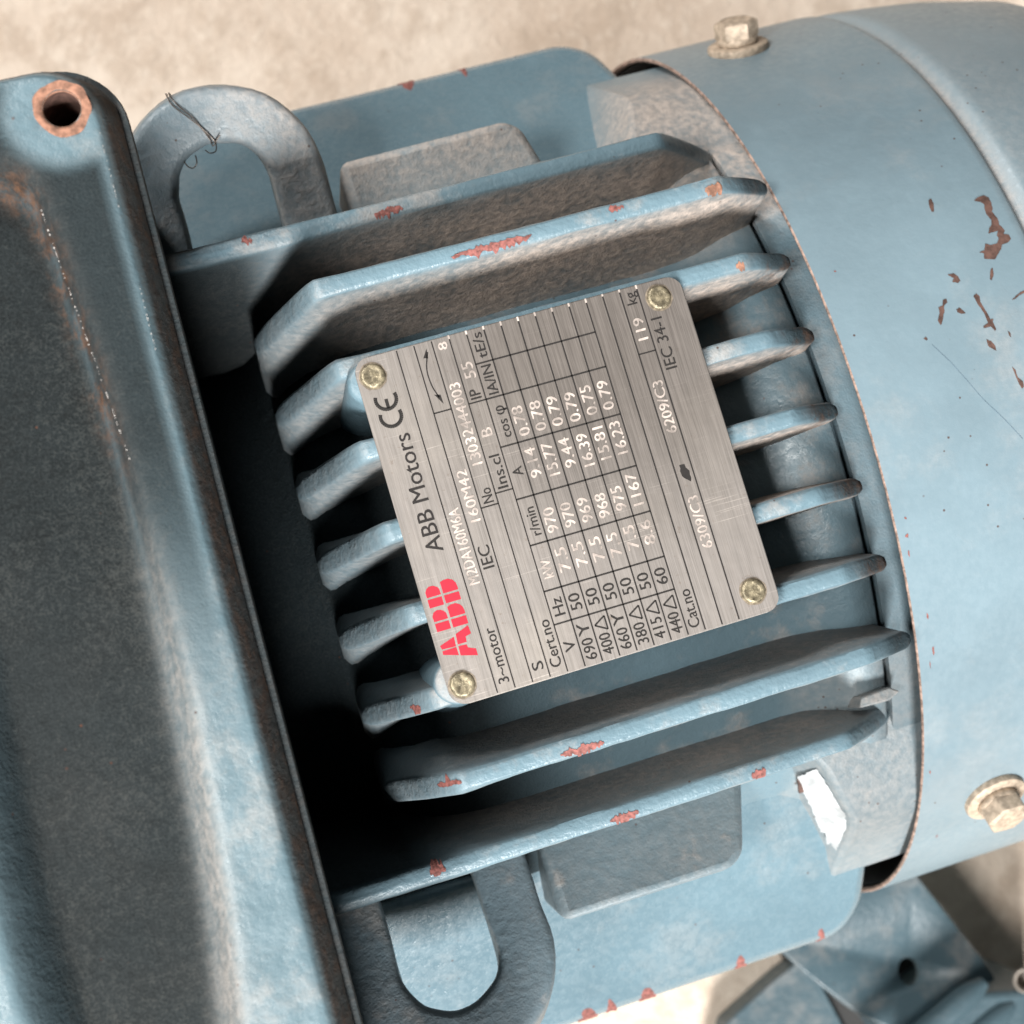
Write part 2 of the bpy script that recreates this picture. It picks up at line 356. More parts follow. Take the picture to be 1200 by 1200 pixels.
# --- side pads, side bosses, end lugs and lifting lugs on both sides
def arc(cx, cy, r, a0, a1, n): return [(cx + r * cos(R(a0 + (a1 - a0) * i / n)), cy + r * sin(R(a0 + (a1 - a0) * i / n))) for i in range(n + 1)]
for sy in (1, -1):
    pts = [(-.172, .100)] + [(-.172, .1615)] + [(-.100, .1612)] + arc(-.0290, .1455, .0160, 88, 15, 8) + [(-.0105, .138), (-.008, .120), (-.008, .100)]
    pts = [(x + (.0005 * nz(x, y, 0, 90, sy * 3)), sy * y) for x, y in pts]
    pad = prism('side_pad', pts, lambda x, y: .040, lambda x, y: .0955 - (abs(y) - .10) * .62, M_PAD, motor, .0035)
    # web that carries the pad from the frame
    prism('pad_web', [(-.168, sy * .060), (-.168, sy * .150), (-.020, sy * .150), (-.020, sy * .060)], -.06, .0405, M_PAD, motor, .002)
    pts = [(-.1175, sy * .0915), (-.1185, sy * .1175), (-.0655, sy * .1180), (-.0605, sy * .1150), (-.0500, sy * .0915)]
    o = prism('side_boss', pts, .045, lambda x, y: .1060 + (abs(y) - .0915) * .55, M_CAST, motor, .0042, (.1, .1, 0))
    wa = o.data.attributes['wear_shade']
    for vi, vv in enumerate(o.data.vertices):
        ou = sm(.095, .116, abs(vv.co.y)); wa.data[vi].color = (.06 + .75 * ou ** 2, 0, 0, 1) if sy > 0 else (.08 + .10 * ou, .20, 0, 1)
    # end lug: stepped block that carries the end shield
    prof = [(.088, .05), (.088, .1165), (.1000, .1140), (.1180, .1035), (.1225, .0985), (.1400, .0700), (.1400, .045)]
    rings = []
    for x, sh in ((-.0290, .0), (-.0060, .0), (.0120, .0)):
        rr = []
        for y, z in prof:
            xx = x
            if x < -.02: xx = -.0199 - (.105 - max(z, .06)) * .55 + (y - .1185) * .68
            rr.append((xx, sy * y, z))
        rings.append(rr)
    vs, fs = loft(rings)
    o = mk('end_lug', vs, fs, M_CAST, motor, [(.8 if sy > 0 else .28, 0 if sy > 0 else .25, 0) if z > .095 else (.12 if sy > 0 else .3, 0, 0) for x, y, z in vs], 30)
    bevel(o, .0012, 2)
    if sy < 0:     # pale scrape on the left face, also painting in its bright reflection
        fx = lambda y, z: -.0199 - (.105 - z) * .55 + (y - .1185) * .68 - .0003
        sc = [(.0990, .1115), (.1170, .1022), (.1212, .0975), (.1290, .0850), (.1262, .0862), (.1266, .0842), (.1222, .0888), (.1215, .0876), (.1120, .0945), (.1010, .1015)]
        sc = [(y + .0005 * nz(y, z, 1, 900), z + .0005 * nz(y, z, 7, 900)) for y, z in densify(sc, .0009)]
        mk('glare_scrape', [(fx(y, z), -y, z) for y, z in sc], [tuple(range(len(sc)))], M_GLARE_SCRAPE, o, None, 30, False)
    # slot in the left face of the lug
    yy = sy * (.1040 if sy < 0 else .1120); zz = .1000 if sy < 0 else .0800
    mk('lug_slot', *loft([[(-.0199 - (.105 - zz) * .55 + (abs(yy) - .1185) * .68 + dx + (q[0] * .3 * sy * 0), yy + q[0] * sy, zz + q[1]) for q in ((.0024, -.0016), (.0020, -.0026), (.0004, -.0014), (-.0022, .0006), (-.0026, .0016), (-.0006, .0008))] for dx in (-.0006 - .0006 * (sy < 0), .004)]), M_RUSTCHIP, motor, None, 30)
    # lifting lug: a U of rounded bar section rising outward
    T = R(24); V = Vector((0, sy * cos(T), sin(T))); U = Vector((1, 0, 0)); W = Vector((0, -sy * sin(T), cos(T)))
    O = Vector((-.1530, sy * .088, .1050))
    path = [(-.0222, .004 + .029 * i / 8, 0) for i in range(8)] + [(-.0222 * cos(pi * i / 24), .033 + .0222 * sin(pi * i / 24), 1) for i in range(25)] + [(.0222, .033 - .029 * (i + 1) / 8, 0) for i in range(8)]
    rings = []; wear_shade = []
    for i, (pu, pv, fl) in enumerate(path):
        q0 = path[max(i - 1, 0)]; q1 = path[min(i + 1, len(path) - 1)]
        tx, ty = q1[0] - q0[0], q1[1] - q0[1]; L = math.hypot(tx, ty); nx, ny = -ty / L, tx / L    # outward normal (left of travel)
        ring = []
        hw, th, r = .0082, .0165, .0028
        sec = []
        for cxs, czs, a0 in ((hw - r, th - r, 0), (-hw + r, th - r, 90), (-hw + r, r, 180), (hw - r, r, 270)):
            for q in range(5): an = R(a0 + 90 * q / 4); sec.append((cxs + r * cos(an), czs + r * sin(an)))
        for (so, sw) in sec:
            so += .0006 * nz(pu, pv, sw, 120, sy); p = O + U * (pu + nx * so) + V * (pv + ny * so) + W * (sw - .0110 + .0004 * nz(pu, pv, so, 100, 5))
            ring.append(p)
            top = sm(.010, .016, sw); n = .5 + .5 * nz(p.x, p.y, p.z, 40, 9)
            if sy > 0: wear_shade.append((top * (.25 + .5 * n) * (.3 + .7 * sm(-.165, -.135, p.x)), .35 * (1 - top), .2 * (1 - top) * n))
            else: wear_shade.append((.14 * n, .10 + .22 * n, .25 * (1 - top) * n))
        rings.append(ring)
    lug = mk('lifting_lug', *loft(rings), M_LUG, motor, wear_shade, 60)
    lug['label'] = 'dusty upper lifting eye with a wire over it' if sy > 0 else 'dark lower lifting eye'
    # chips on the edge of the pad
    for cx, L in (((-.0811, .0030), (-.0607, .0014)) if sy > 0 else ((-.092, .0030), (-.0589, .0022), (-.1046, .0018), (-.1129, .0034), (-.0300, .0016))):
        m = 12; rg = []
        for i in range(m + 1):
            t = -1 + 2 * i / m; x = cx + L * t; e = max(0.03, 1 - t * t) ** .5
            rg.append([(x, sy * (.1612 + dy * (.35 + .65 * e) + .0004 * nz(x, q, 0, 500)), zt + (.0555 - zt) * .65 * (1 - e) + .0002) for q, (dy, zt) in enumerate(((-.0045 - .0012 * e * (1 + nz(x, 3, 0, 500)), .0606), (-.0032, .0597), (-.0012, .0577), (.0001, .0555), (.0003, .0545 - .003 * e)))])
        mk('paint_chip', *loft(rg, False, False), M_PRIMER, pad, None, 60)

# --- fan cover: thin sheet drum with a crimped groove, then a shallow taper
RC = .160
po = [(.0, RC)] + [(.062 * i / 10, RC) for i in range(1, 11)] + [(.0640, .1599), (.0652, .1592), (.0660, .1574), (.0668, .1562), (.0680, .1560), (.0694, .1568), (.0708, .1583), (.0725, .1590), (.0750, .1590), (.085, .1582), (.105, .156), (.130, .151), (.150, .142), (.158, .125), (.160, .05), (.160, .0)]
v, f = revolve(po, 288)
wear_shade = []
for x, y, z in v:
    a = math.atan2(y, z); d = 0
    if x > .064: d = .16
    d = max(d, .55 * math.exp(-((x - .0675) / .0025) ** 2) * sm(-.25, .35, a))
    d = max(d, .22 * sm(.75, 1.2, a))
    wear_shade.append((d, .10 * math.exp(-((x - .0675) / .0012) ** 2), 0))
cover = mk('fan_cover', v, f, M_COVER, motor, wear_shade, 55)
v, f = revolve([(.0, RC + .00002), (-.0003, RC - .0004), (-.0003, RC - .0010), (.0, RC - .0014), (.0012, RC - .0016)], 288)
mk('cover_rim', v, f, M_EDGE, cover, None, 60)
v, f = revolve([(.0015, RC - .0023), (.060, RC - .0023), (.060, .02)], 192)
mk('cover_shade_liner', v, f, M_GAP_SHADE, cover, None, 60)  # dark liner added to paint the shade behind the rim
def cyl_pt(xmm, a, r=RC + .00012): return (xmm / 1000, r * sin(a), r * cos(a))
CHIPS= [[(54.9, 0.3126), (56.6, 0.3177), (58.6, 0.3183), (59.6, 0.3108), (59.5, 0.2983), (59.1, 0.288), (58.4, 0.2813), (58.8, 0.2725), (59.0, 0.2614), (58.6, 0.2515), (59.1, 0.2452), (59.4, 0.2379), (58.6, 0.2321), (60.0, 0.228), (60.1, 0.219), (58.6, 0.2134), (56.8, 0.2131), (55.9, 0.2047), (54.0, 0.1953), (52.8, 0.1889), (49.8, 0.1953), (50.4, 0.2059), (49.1, 0.2102), (50.9, 0.2111), (52.1, 0.2232), (53.6, 0.2173), (55.6, 0.2179), (56.6, 0.2264), (56.4, 0.232), (57.5, 0.2413), (55.7, 0.241), (54.4, 0.2408), (55.1, 0.2489), (56.4, 0.2556), (57.0, 0.2649), (56.5, 0.2784), (56.6, 0.2889), (57.3, 0.2998), (56.6, 0.3066)], [(42.1, 0.3373), (43.1, 0.341), (43.1, 0.3297), (42.0, 0.3122), (41.3, 0.3136), (41.5, 0.327)], [(37.5, 0.1847), (39.4, 0.1839), (40.2, 0.1761), (40.4, 0.1672), (39.3, 0.1644), (37.9, 0.1693), (38.8, 0.175), (38.0, 0.18)], [(33.2, 0.1412), (34.3, 0.1415), (34.1, 0.1347), (32.8, 0.1298), (32.2, 0.119), (30.8, 0.1049), (29.8, 0.0971), (29.4, 0.1073), (30.7, 0.1193), (31.1, 0.1304), (32.4, 0.1315)], [(35.9, 0.1173), (37.0, 0.1196), (37.8, 0.1116), (38.1, 0.1064), (36.8, 0.1077), (35.9, 0.1124)], [(42.2, 0.1326), (43.4, 0.1368), (43.9, 0.1296), (43.6, 0.1182), (44.2, 0.1005), (44.5, 0.0835), (45.5, 0.0826), (44.9, 0.0781), (45.2, 0.0636), (44.6, 0.0608), (43.9, 0.0705), (41.8, 0.0708), (41.7, 0.0743), (43.4, 0.0784), (43.4, 0.0972), (42.6, 0.1151)], [(41.3, 0.0503), (42.5, 0.045), (43.1, 0.0348), (43.0, 0.0258), (42.3, 0.0302), (41.1, 0.0381)], [(52.8, 0.1069), (54.3, 0.1116), (56.2, 0.1169), (58.2, 0.1182), (57.9, 0.1139), (55.4, 0.1119), (54.0, 0.1073)], [(46.0, -0.0089), (46.7, -0.017), (46.7, -0.0306), (47.8, -0.0392), (47.6, -0.0501), (46.8, -0.0518), (46.4, -0.0391), (46.1, -0.025)], [(50.3, 0.172), (51.1, 0.1754), (50.5, 0.1618), (49.3, 0.1516), (48.9, 0.1547)], [(48.2, 0.0561), (48.8, 0.0504), (48.6, 0.0423), (48.2, 0.0446)], [(23.4, 0.0826), (24.3, 0.0848), (24.7, 0.079), (24.0, 0.0783)]]
SCR= [(25.3, 0.0677), (28.7, 0.0296), (31.8, -0.0118), (34.9, -0.0531), (39.5, -0.099), (43.5, -0.1439)]
SPK= [((3.2, -0.214), 5, 3), ((2.6, -0.2458), 6, 4), ((2.0, -0.2765), 3, 8), ((4.3, -0.4018), 3, 6), ((4.7, -0.4717), 4, 9), ((3.2, -0.5007), 2, 10), ((8.8, -0.9972), 3, 8), ((6.2, 0.2483), 4, 2), ((2.2, -0.7546), 3, 5)]
def ngon_chip(name, poly, mat, parent):
    # ragged outline: split every edge and jitter
    out = []
    for i, (x, a) in enumerate(poly):
        x2, a2 = poly[(i + 1) % len(poly)]
        for t in (0, .33, .66):
            xx = x + (x2 - x) * t; aa = a + (a2 - a) * t
            out.append((xx + .16 * nz(xx, aa * 160, 0, 2.2, 3), aa + .0010 * nz(xx, aa * 160, 5, 2.2, 8)))
    vs = [cyl_pt(x, a) for x, a in out]
    me = bpy.data.meshes.new(name); bm = bmesh.new(); bv = [bm.verts.new(p) for p in vs]
    fc = bm.faces.new(bv); bmesh.ops.triangulate(bm, faces=[fc]); bmesh.ops.recalc_face_normals(bm, faces=bm.faces); bm.to_mesh(me); bm.free()
    # press every vertex a little above the drum so the sheet does not cut through
    return link(name, me, mat, parent)
for c in CHIPS: ngon_chip('paint_chip', c, M_RUSTCHIP, cover)
for (x, a), sw, sh in SPK:
    n = 7; poly = [(x + sw * .10 * cos(2 * pi * i / n) * random.uniform(.5, 1.2), a + sh * .0011 * sin(2 * pi * i / n) * random.uniform(.5, 1.2)) for i in range(n)]
    ngon_chip('paint_chip', poly, M_PRIMER, cover)
sp = [(x, a) for x, a in SCR]; up_ = []; dn = []
fine = []
for i in range(len(sp) - 1):
    for t in range(8): fine.append((sp[i][0] + (sp[i + 1][0] - sp[i][0]) * t / 8, sp[i][1] + (sp[i + 1][1] - sp[i][1]) * t / 8))
vs = []; fs = []
for i, (x, a) in enumerate(fine):
    wv = .07 + .07 * abs(nz(x, a, 0, 3)); j = .12 * nz(x, a * 100, 1, .8)
    vs += [cyl_pt(x - wv + j, a), cyl_pt(x + wv + j, a + .0006)]
    if i: fs.append((2 * i - 2, 2 * i - 1, 2 * i + 1, 2 * i))
mk('scratch', vs, fs, plain('scratch_grey', (.10, .15, .19), .6), cover)

# bolts with washers on the cover
def bolt(x, ang, spin):
    n = Vector((0, sin(ang), cos(ang))); t = Vector((1, 0, 0)); b = n.cross(t)
    P = Vector((x, 0, 0)) + n * RC
    def pt(r, a, h): return P + (t * cos(a) + b * sin(a)) * r + n * h
    rings = []
    for r, h in ((.0001, .0118), (.0046, .0118), (.0058, .0112)): rings.append((r, h))
    hexa = lambda a, r: r / cos(((a + spin) % (pi / 3)) - pi / 6)
    rg = []
    for r, h, hx in ((.0002, .0098, 0), (.0030, .0098, 0), (.0052, .0100, .2), (.0061, .0094, 1), (.0063, .0086, 1), (.0063, .0046, 1), (.0060, .0042, 1)):
        rg.append([pt(hexa(a, r) if hx == 1 else r, a, h) for a in [2 * pi * j / 72 for j in range(72)]])
    o = mk('bolt', *loft(rg), M_ZINC, motor, None, 25)
    wr = []
    for r, h in ((.0066, .0046), (.0068, .0042), (.0068, .0026), (.0066, .0023)): wr.append([pt(r, 2 * pi * j / 48, h) for j in range(48)])
    mk('spring_washer', *loft(wr), M_ZINC, o, None, 40)
    wr = []
    for r, h in ((.0040, .0022), (.0094, .0022), (.0100, .0018), (.0102, .0010), (.0100, -.0004)): wr.append([pt(r, 2 * pi * j / 64, h) for j in range(64)])
    mk('washer', *loft(wr), M_ZINC, o, None, 40)
bolt(.0244, .9691, .35); bolt(.0262, -.9000, .12)

# ------------------------------------------------------------------ terminal box
tb_rot = Matrix.Translation((-.1812, 0, 0)) @ Matrix.Rotation(R(-1.35), 4, 'Z')
def rr_outline(x0, x1, y0, y1, r, n=10):
    out = []
    for cx, cy, a in ((x1 - r, y1 - r, 0), (x0 + r, y1 - r, 90), (x0 + r, y0 + r, 180), (x1 - r, y0 + r, 270)):
        for i in range(n + 1): an = R(a + 90 * i / n); out.append((cx + r * cos(an), cy + r * sin(an)))
    return out
def bxp(x, y, z): return tb_rot @ Vector((x, y, z))
BX0, BX1, BY0, BY1 = -.205, .0, -.1650, .1205
rings = []
for off, z in ((.0055, .2075), (.0058, .2060), (.0055, .1940), (.0045, .1880), (.0035, .150), (.003, .10)):
    rings.append([bxp(x, y, z) for x, y in densify(rr_outline(BX0 - off, BX1 + off, BY0 - off, BY1 + off, .016), .004)] if False else [bxp(x, y, z) for x, y in rr_outline(BX0 - off, BX1 + off, BY0 - off, BY1 + off, .016)])
tbox = mk('terminal_box', *loft(rings), M_LID, motor, [(.08, .72, .1)] * (len(rings) * len(rings[0])), 45)
rings = [[bxp(x, y, z) for x, y in rr_outline(BX0 - .003, BX1 + .003, BY0 - .003, BY1 + .003, .016)] for z in (.2076, .2098)]
mk('gasket', *loft(rings, True, False), M_GASKET, tbox)
# lid: concentric rings; flange, a sunken channel, a raised middle panel
HZ = .2220
HX, HY = -.0078, .1105          # screw hole, in lid coordinates (x from the right edge)
def lid_height(d, x, y):
    """d inset from the outline; returns z and wear"""
    e = max(0, abs(y) / .12)
    fw = .0105 + .0085 * e ** 2.2
    if y < 0: fw += .002 * e
    ear = math.hypot(x - HX, abs(y) - HY)
    fw2 = fw
    dd = d - fw2
    de = ear - .0125
    q = min(dd, de * 1.0) if ear < .03 else dd
    ch = sm(0, .0075, q)
    z = HZ - .0125 * ch
    pn = sm(.0500, .0620, -x + .004 * nz(y, 0, 0, 9)) * sm(.012, .019, d) * sm(.03, -.03, y)
    z += .0145 * pn
    z -= .0012 * sm(.0035, .0, d) * 0
    z += .0006 * nz(x, y, 0, 45, 2) * ch + .0003 * nz(x, y, 0, 140, 4)
    low = sm(.030, -.035, y)           # near end dusty; far end rusty and painted darker for shade
    wallb = math.exp(-((q - .0030) / .0036) ** 2)
    dust = wallb * (.04 + .46 * low) + .025 * low * ch * (1 - pn) * (.5 + .5 * nz(x, y, 0, 60, 6))
    grime_shade = ch * (1 - pn) * (1.0 - .02 * low) * (1 - .75 * wallb * low)  # dirty channel, deepened with the shade it lies in
    if d < fw2 + .004: grime_shade = max(grime_shade, .93 * sm(-.055, .035, y) * sm(.0105, .0165, ear) * sm(.0, .004, d))  # far flange darkened: a cast shadow painted into the mask
    rust = math.exp(-((q - .0045) / .0026) ** 2) * (1 - low) * .75 * sm(.015, .05, y) + .5 * math.exp(-((ear - .0052) / .0018) ** 2) 
    return z, (max(0, min(1, dust)), max(0, min(1, grime_shade)), max(0, min(1, rust)))
base = densify(rr_outline(BX0, BX1, BY0, BY1, .0135, 10), .0022)
nb = len(base)
ins = [0, .0006, .0014] + [.0028 + .0014 * i for i in range(47)]
rings = []; wear_shade = []
cx, cy = (BX0 + BX1) / 2, (BY0 + BY1) / 2
rings.append([bxp(x * 1.0 + (x - cx) / abs(BX1 - BX0) * 2 * .0040, y + (y - cy) / abs(BY1 - BY0) * 2 * .0030, .2098) for x, y in base]); wear_shade += [(.10, .80, .5)] * nb
rings.append([bxp(x + (x - cx) / abs(BX1 - BX0) * 2 * .0012, y + (y - cy) / abs(BY1 - BY0) * 2 * .001, HZ - .0030) for x, y in base]); wear_shade += [(.12, .78, .4)] * nb
for d in ins:
    sx = 1 - d / ((BX1 - BX0) / 2); sy_ = 1 - d / ((BY1 - BY0) / 2)
    ring = []
    for x, y in base:
        xx = cx + (x - cx) * sx; yy = cy + (y - cy) * sy_
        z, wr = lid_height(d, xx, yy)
        if d == 0: z -= .0014
        elif d < .001: z -= .0004
        ring.append(bxp(xx, yy, z)); wear_shade.append(wr)
    rings.append(ring)
lv, lf = loft(rings, True, False); lf.append(tuple(range(len(lv) - nb, len(lv))))
lid = mk('lid', lv, lf, M_LID, tbox, wear_shade, 60)
lid['label'] = 'lid with raised rim, dirty channel and an empty rusty screw hole at its far corner'
def worn_edge(pts, wid, parent):
    vs = []; fs = []
    P = spline([(x, y, 0) for x, y in pts], 110)
    on = False
    for i, p in enumerate(P):
        n = nz(p.y, 2, 0, 1900) + .5 * nz(p.y, 3, 0, 420); w_ = wid * max(.10, .35 + 1.1 * n); jx = wid * 1.6 * nz(p.y, 5, 0, 260)
        e = max(0, -p.x); zz = lid_height(e, p.x, p.y)[0] - (.0010 if e < .0008 else 0) + .00022
        vs += [bxp(p.x - w_ + jx, p.y, zz), bxp(p.x + w_ + jx, p.y, zz)]
        if i and n > .12 + .3 * nz(p.y, 9, 0, 130): fs.append((2 * i - 2, 2 * i - 1, 2 * i + 1, 2 * i))
    mk('worn_edge', vs, fs, M_BARE, parent, None, 60)
worn_edge([(-.0009, .104), (-.0008, .085), (-.0008, .066), (-.0009, .050)], .00013, tbox)
worn_edge([(-.0182, .090), (-.0172, .076), (-.0154, .058), (-.0136, .040), (-.0124, .028)], .00016, tbox)
# screw hole: cut through, with a brown bore toned dark for the shade inside
hc = bxp(HX, HY, 0)
cut = mk('hole_cutter', *loft([[(hc.x + .0043 * cos(2 * pi * j / 40), hc.y + .0043 * sin(2 * pi * j / 40), z) for j in range(40)] for z in (.150, .245)]), M_RUST)
bo = lid.modifiers.new('hole', 'BOOLEAN'); bo.operation = 'DIFFERENCE'; bo.object = cut; bo.solver = 'EXACT'
b2 = tbox.modifiers.new('hole', 'BOOLEAN'); b2.operation = 'DIFFERENCE'; b2.object = cut; b2.solver = 'EXACT'
dg = bpy.context.evaluated_depsgraph_get()
for q in (lid, tbox): me2 = bpy.data.meshes.new_from_object(q.evaluated_get(dg)); q.modifiers.clear(); q.data = me2
bpy.data.objects.remove(cut)
rg = []
for r, z in ((.0066, HZ + .00010), (.0052, HZ + .00025), (.0045, HZ + .0001), (.00422, HZ - .0006), (.00418, .1550)):
    rg.append([(hc.x + r * (1 + .10 * nz(cos(2 * pi * j / 48), sin(2 * pi * j / 48), 0, 1.8, 3) * (r > .006)) * cos(2 * pi * j / 48), hc.y + r * (1 + .10 * nz(cos(2 * pi * j / 48), sin(2 * pi * j / 48), 0, 1.8, 3) * (r > .006)) * sin(2 * pi * j / 48), z + .00035 * 0) for j in range(48)])
mk('rust_ring', *loft(rg[:4], True, False), M_RUST, tbox, None, 60)
mk('screw_hole', *loft([[(p[0], p[1], z) for p in rg[3]] for z in (HZ - .0006, .155)], True, False), M_RUSTCHIP, tbox, None, 60)

# ------------------------------------------------------------------ nameplate
def pl(a, b, h=0): return (PX + b / 1000, PY + a / 1000, PZ + .0010 + h)
PW, PH = 91.4, 94.0
ol = rr_outline(0, PW, 0, PH, 4.6, 8)
rings = []
def plate_z(a, b): return .0
for ins_, z in ((0, -.0010), (0, -.0002), (.25, 0)):
    rings.append([pl(min(max(y, ins_), PH - ins_), min(max(x, ins_), PW - ins_), z) for x, y in ol])
plate = mk('nameplate', *loft(rings), M_PLATE, motor, None, 30)
plate['label'] = 'brushed metal rating plate with red logo, printed table and stamped figures'
PL_H = .00006
class Print:
    def __init__(s, word='', mat=None): s.v = []; s.f = []; s.word = word; s.mat = mat
    def poly(s, pts, h=PL_H):
        n = len(s.v); s.v += [pl(a, b, h) for a, b in pts]; s.f.append(tuple(range(n, n + len(pts))))
    def line(s, a0, b0, a1, b1, w, h=PL_H):
        dx, dy = a1 - a0, b1 - b0; L = math.hypot(dx, dy); nx, ny = -dy / L * w / 2, dx / L * w / 2
        m = max(1, int(L / 4))
        for i in range(m):
            t0, t1 = i / m, (i + 1) / m
            s.poly([(a0 + dx * t0 + nx, b0 + dy * t0 + ny), (a0 + dx * t1 + nx, b0 + dy * t1 + ny), (a0 + dx * t1 - nx, b0 + dy * t1 - ny), (a0 + dx * t0 - nx, b0 + dy * t0 - ny)], h)
    def stroke(s, pts, w, h=PL_H):
        for (a, b), (c, d) in zip(pts[:-1], pts[1:]): s.line(a, b, c, d, w, h)
    def text(s, body, a0, a1, base_b, cap, h=PL_H, wob=0, bold=0):
        me = glyphs(body, bold - (.008 if s.word == 'stamped_figure' else 0))
        xs = [v[0] for v in me[0]]; lo, hi = min(xs), max(xs); sc = cap / CAP; sx = (a1 - a0) / (hi - lo)
        n = 0; V_ = []
        for x, y in me[0]:
            aa = a0 + (x - lo) * sx; bb = base_b - y * sc
            if wob: bb += wob * nz(aa, base_b, 0, .35, 2); aa += wob * .4 * nz(aa, base_b, 4, .3, 5)
            V_.append(pl(aa, bb, h))
        q = Print(); n = len(V_); e = .00022 if s.word == 'stamped_figure' else .00007      # second, shifted strike makes the stroke as heavy as on the plate
        q.v = V_ + [(p[0] + e * .5, p[1] + e, p[2] + .000012) for p in V_]; q.f = list(me[1]) + [tuple(i + n for i in f) for f in me[1]]; q.build(s.word, s.mat)
    def build(s, name, mat):
        me = bpy.data.meshes.new(name); me.from_pydata(s.v, [], s.f); me.update()
        bm = bmesh.new(); bm.from_mesh(me)
        for f in bm.faces:
            if f.normal.z < 0: f.normal_flip()
        bm.to_mesh(me); bm.free()
        return link(name, me, mat, plate)
_gc = {}
def glyphs(body, bold=0):
    key = (body, bold)
    if key in _gc: return _gc[key]
    c = bpy.data.curves.new('glyphs', 'FONT'); c.body = body; c.size = 1; c.offset = bold; c.resolution_u = 3
    o = bpy.data.objects.new('glyphs', c); COL.objects.link(o)
    dg = bpy.context.evaluated_depsgraph_get(); me = bpy.data.meshes.new_from_object(o.evaluated_get(dg))
    r = ([(v.co.x, v.co.y) for v in me.vertices], [tuple(p.vertices) for p in me.polygons])
    bpy.data.objects.remove(o); bpy.data.meshes.remove(me); _gc[key] = r; return r
CAP = max(v[1] for v in glyphs('H')[0])
Lb = [12.1 + 4.78 * i for i in range(15)]
for i in range(3, 15):
    q = Print(); q.line(93.05 + random.uniform(-.3, .3), Lb[i], 93.9, Lb[i], .5); q.v = [(v[0], v[1], v[2] + .00003) for v in q.v]; q.build('edge_nick', M_STAMP)
ink = Print('printed_word', M_INK); st = Print('stamped_figure', M_STAMP)
def ruled(*a):
    q = Print(); q.line(*a); q.build('ruled_line', M_INK)
for i, b in enumerate(Lb): ruled(.5, b, 93.5, b, .34 if i < 5 else .40)
for a in (13.0, 22.0, 34.5, 47.1, 61.5, 74.8): ruled(a, Lb[4], a, Lb[11], .42)
ruled(84.5, Lb[4], 84.5, Lb[11], .42)
for a, i in ((74.8, 3), (74.8, 1), (47.5, 2), (50.2, 3), (75.5, 13)): ruled(a, Lb[i], a, Lb[i + 1], .36)
def row(i): return Lb[i + 1] - .95
ink.text('ABB Motors', 39.7, 71.8, 9.2, 4.3)
ink.text('3~motor', 2.4, 17.0, row(0), 2.8)
ink.text('IEC', 31.9, 37.9, row(1), 3.0)
ink.text('S', 3.0, 5.2, row(2), 2.9); ink.text('No', 48.3, 52.2, row(2), 2.8)
ink.text('Cert.no', 2.4, 14.9, row(3), 2.9); ink.text('Ins.cl', 51.0, 60.0, row(3), 2.8); ink.text('IP', 75.6, 78.2, row(3), 2.9)
ink.text('V', 5.2, 8.0, row(4), 2.9); ink.text('Hz', 14.9, 19.6, row(4), 2.9); ink.text('r/min', 36.6, 44.2, row(4), 2.6); ink.text('A', 53.0, 55.4, row(4), 2.7)
ink.text('cos φ', 63.6, 72.2, row(4), 2.6); ink.text('IA/IN', 75.6, 83.6, row(4), 2.7); ink.text('tE/s', 85.6, 92.6, row(4), 2.7)
volt = ['690', '400', '660', '380', '415', '440']
for r in range(6):
    i = 5 + r; b = row(i)
    ink.text(volt[r], 1.6, 7.2, b, 3.0)
    if r in (0, 2): ink.text('Y', 8.0, 11.4, b, 3.1)
    else: q = Print(); q.stroke([(8.0, b), (11.6, b), (9.8, b - 3.1), (8.0, b)], .42); q.build('delta_symbol', M_INK)
    ink.text('50' if r < 5 else '60', 15.0, 19.4, b, 3.0)
ink.text('Cat.no', 1.8, 12.0, row(11), 3.0)
ink.text('kg', 89.0, 92.4, row(13), 2.8); ink.text('IEC 34-1', 69.5, 83.9, Lb[14] + 4.3, 3.1)
# rotation arrow and the blacked-out spot
ar = spline([(91.0, 19.9, 0), (86.5, 18.4, 0), (82.0, 18.5, 0), (78.6, 19.5, 0)], 6)
ink = Print()
ink.stroke([(p.x, p.y) for p in ar], .34)
ink.poly([(79.6, 18.4), (79.2, 20.0), (76.6, 20.1)]); ink.poly([(89.4, 19.6), (89.7, 18.4), (92.0, 19.9)])
ink.build('rotation_arrow', M_INK); ink = Print()
ink.poly([(39.0, 77.6), (39.6, 77.0), (40.3, 76.2), (41.0, 75.7), (42.4, 75.6), (43.2, 75.9), (44.0, 75.8), (44.0, 77.3), (42.9, 77.4), (41.9, 78.1), (40.9, 77.9), (39.9, 78.0)])
ink.build('ink_blot', M_INK)
# CE mark
ce = Print()
def cring(ca, cb, r, w, a0, a1, n=22):
    ce.stroke([(ca + r * cos(R(a0 + (a1 - a0) * i / n)), cb - r * sin(R(a0 + (a1 - a0) * i / n))) for i in range(n + 1)], w)
cring(77.2, 5.9, 2.75, .95, 68, 292); cring(81.9, 5.9, 2.75, .95, 68, 292); ce.line(79.4, 5.9, 81.9, 5.9, .9)
ce.build('ce_mark', M_INK)
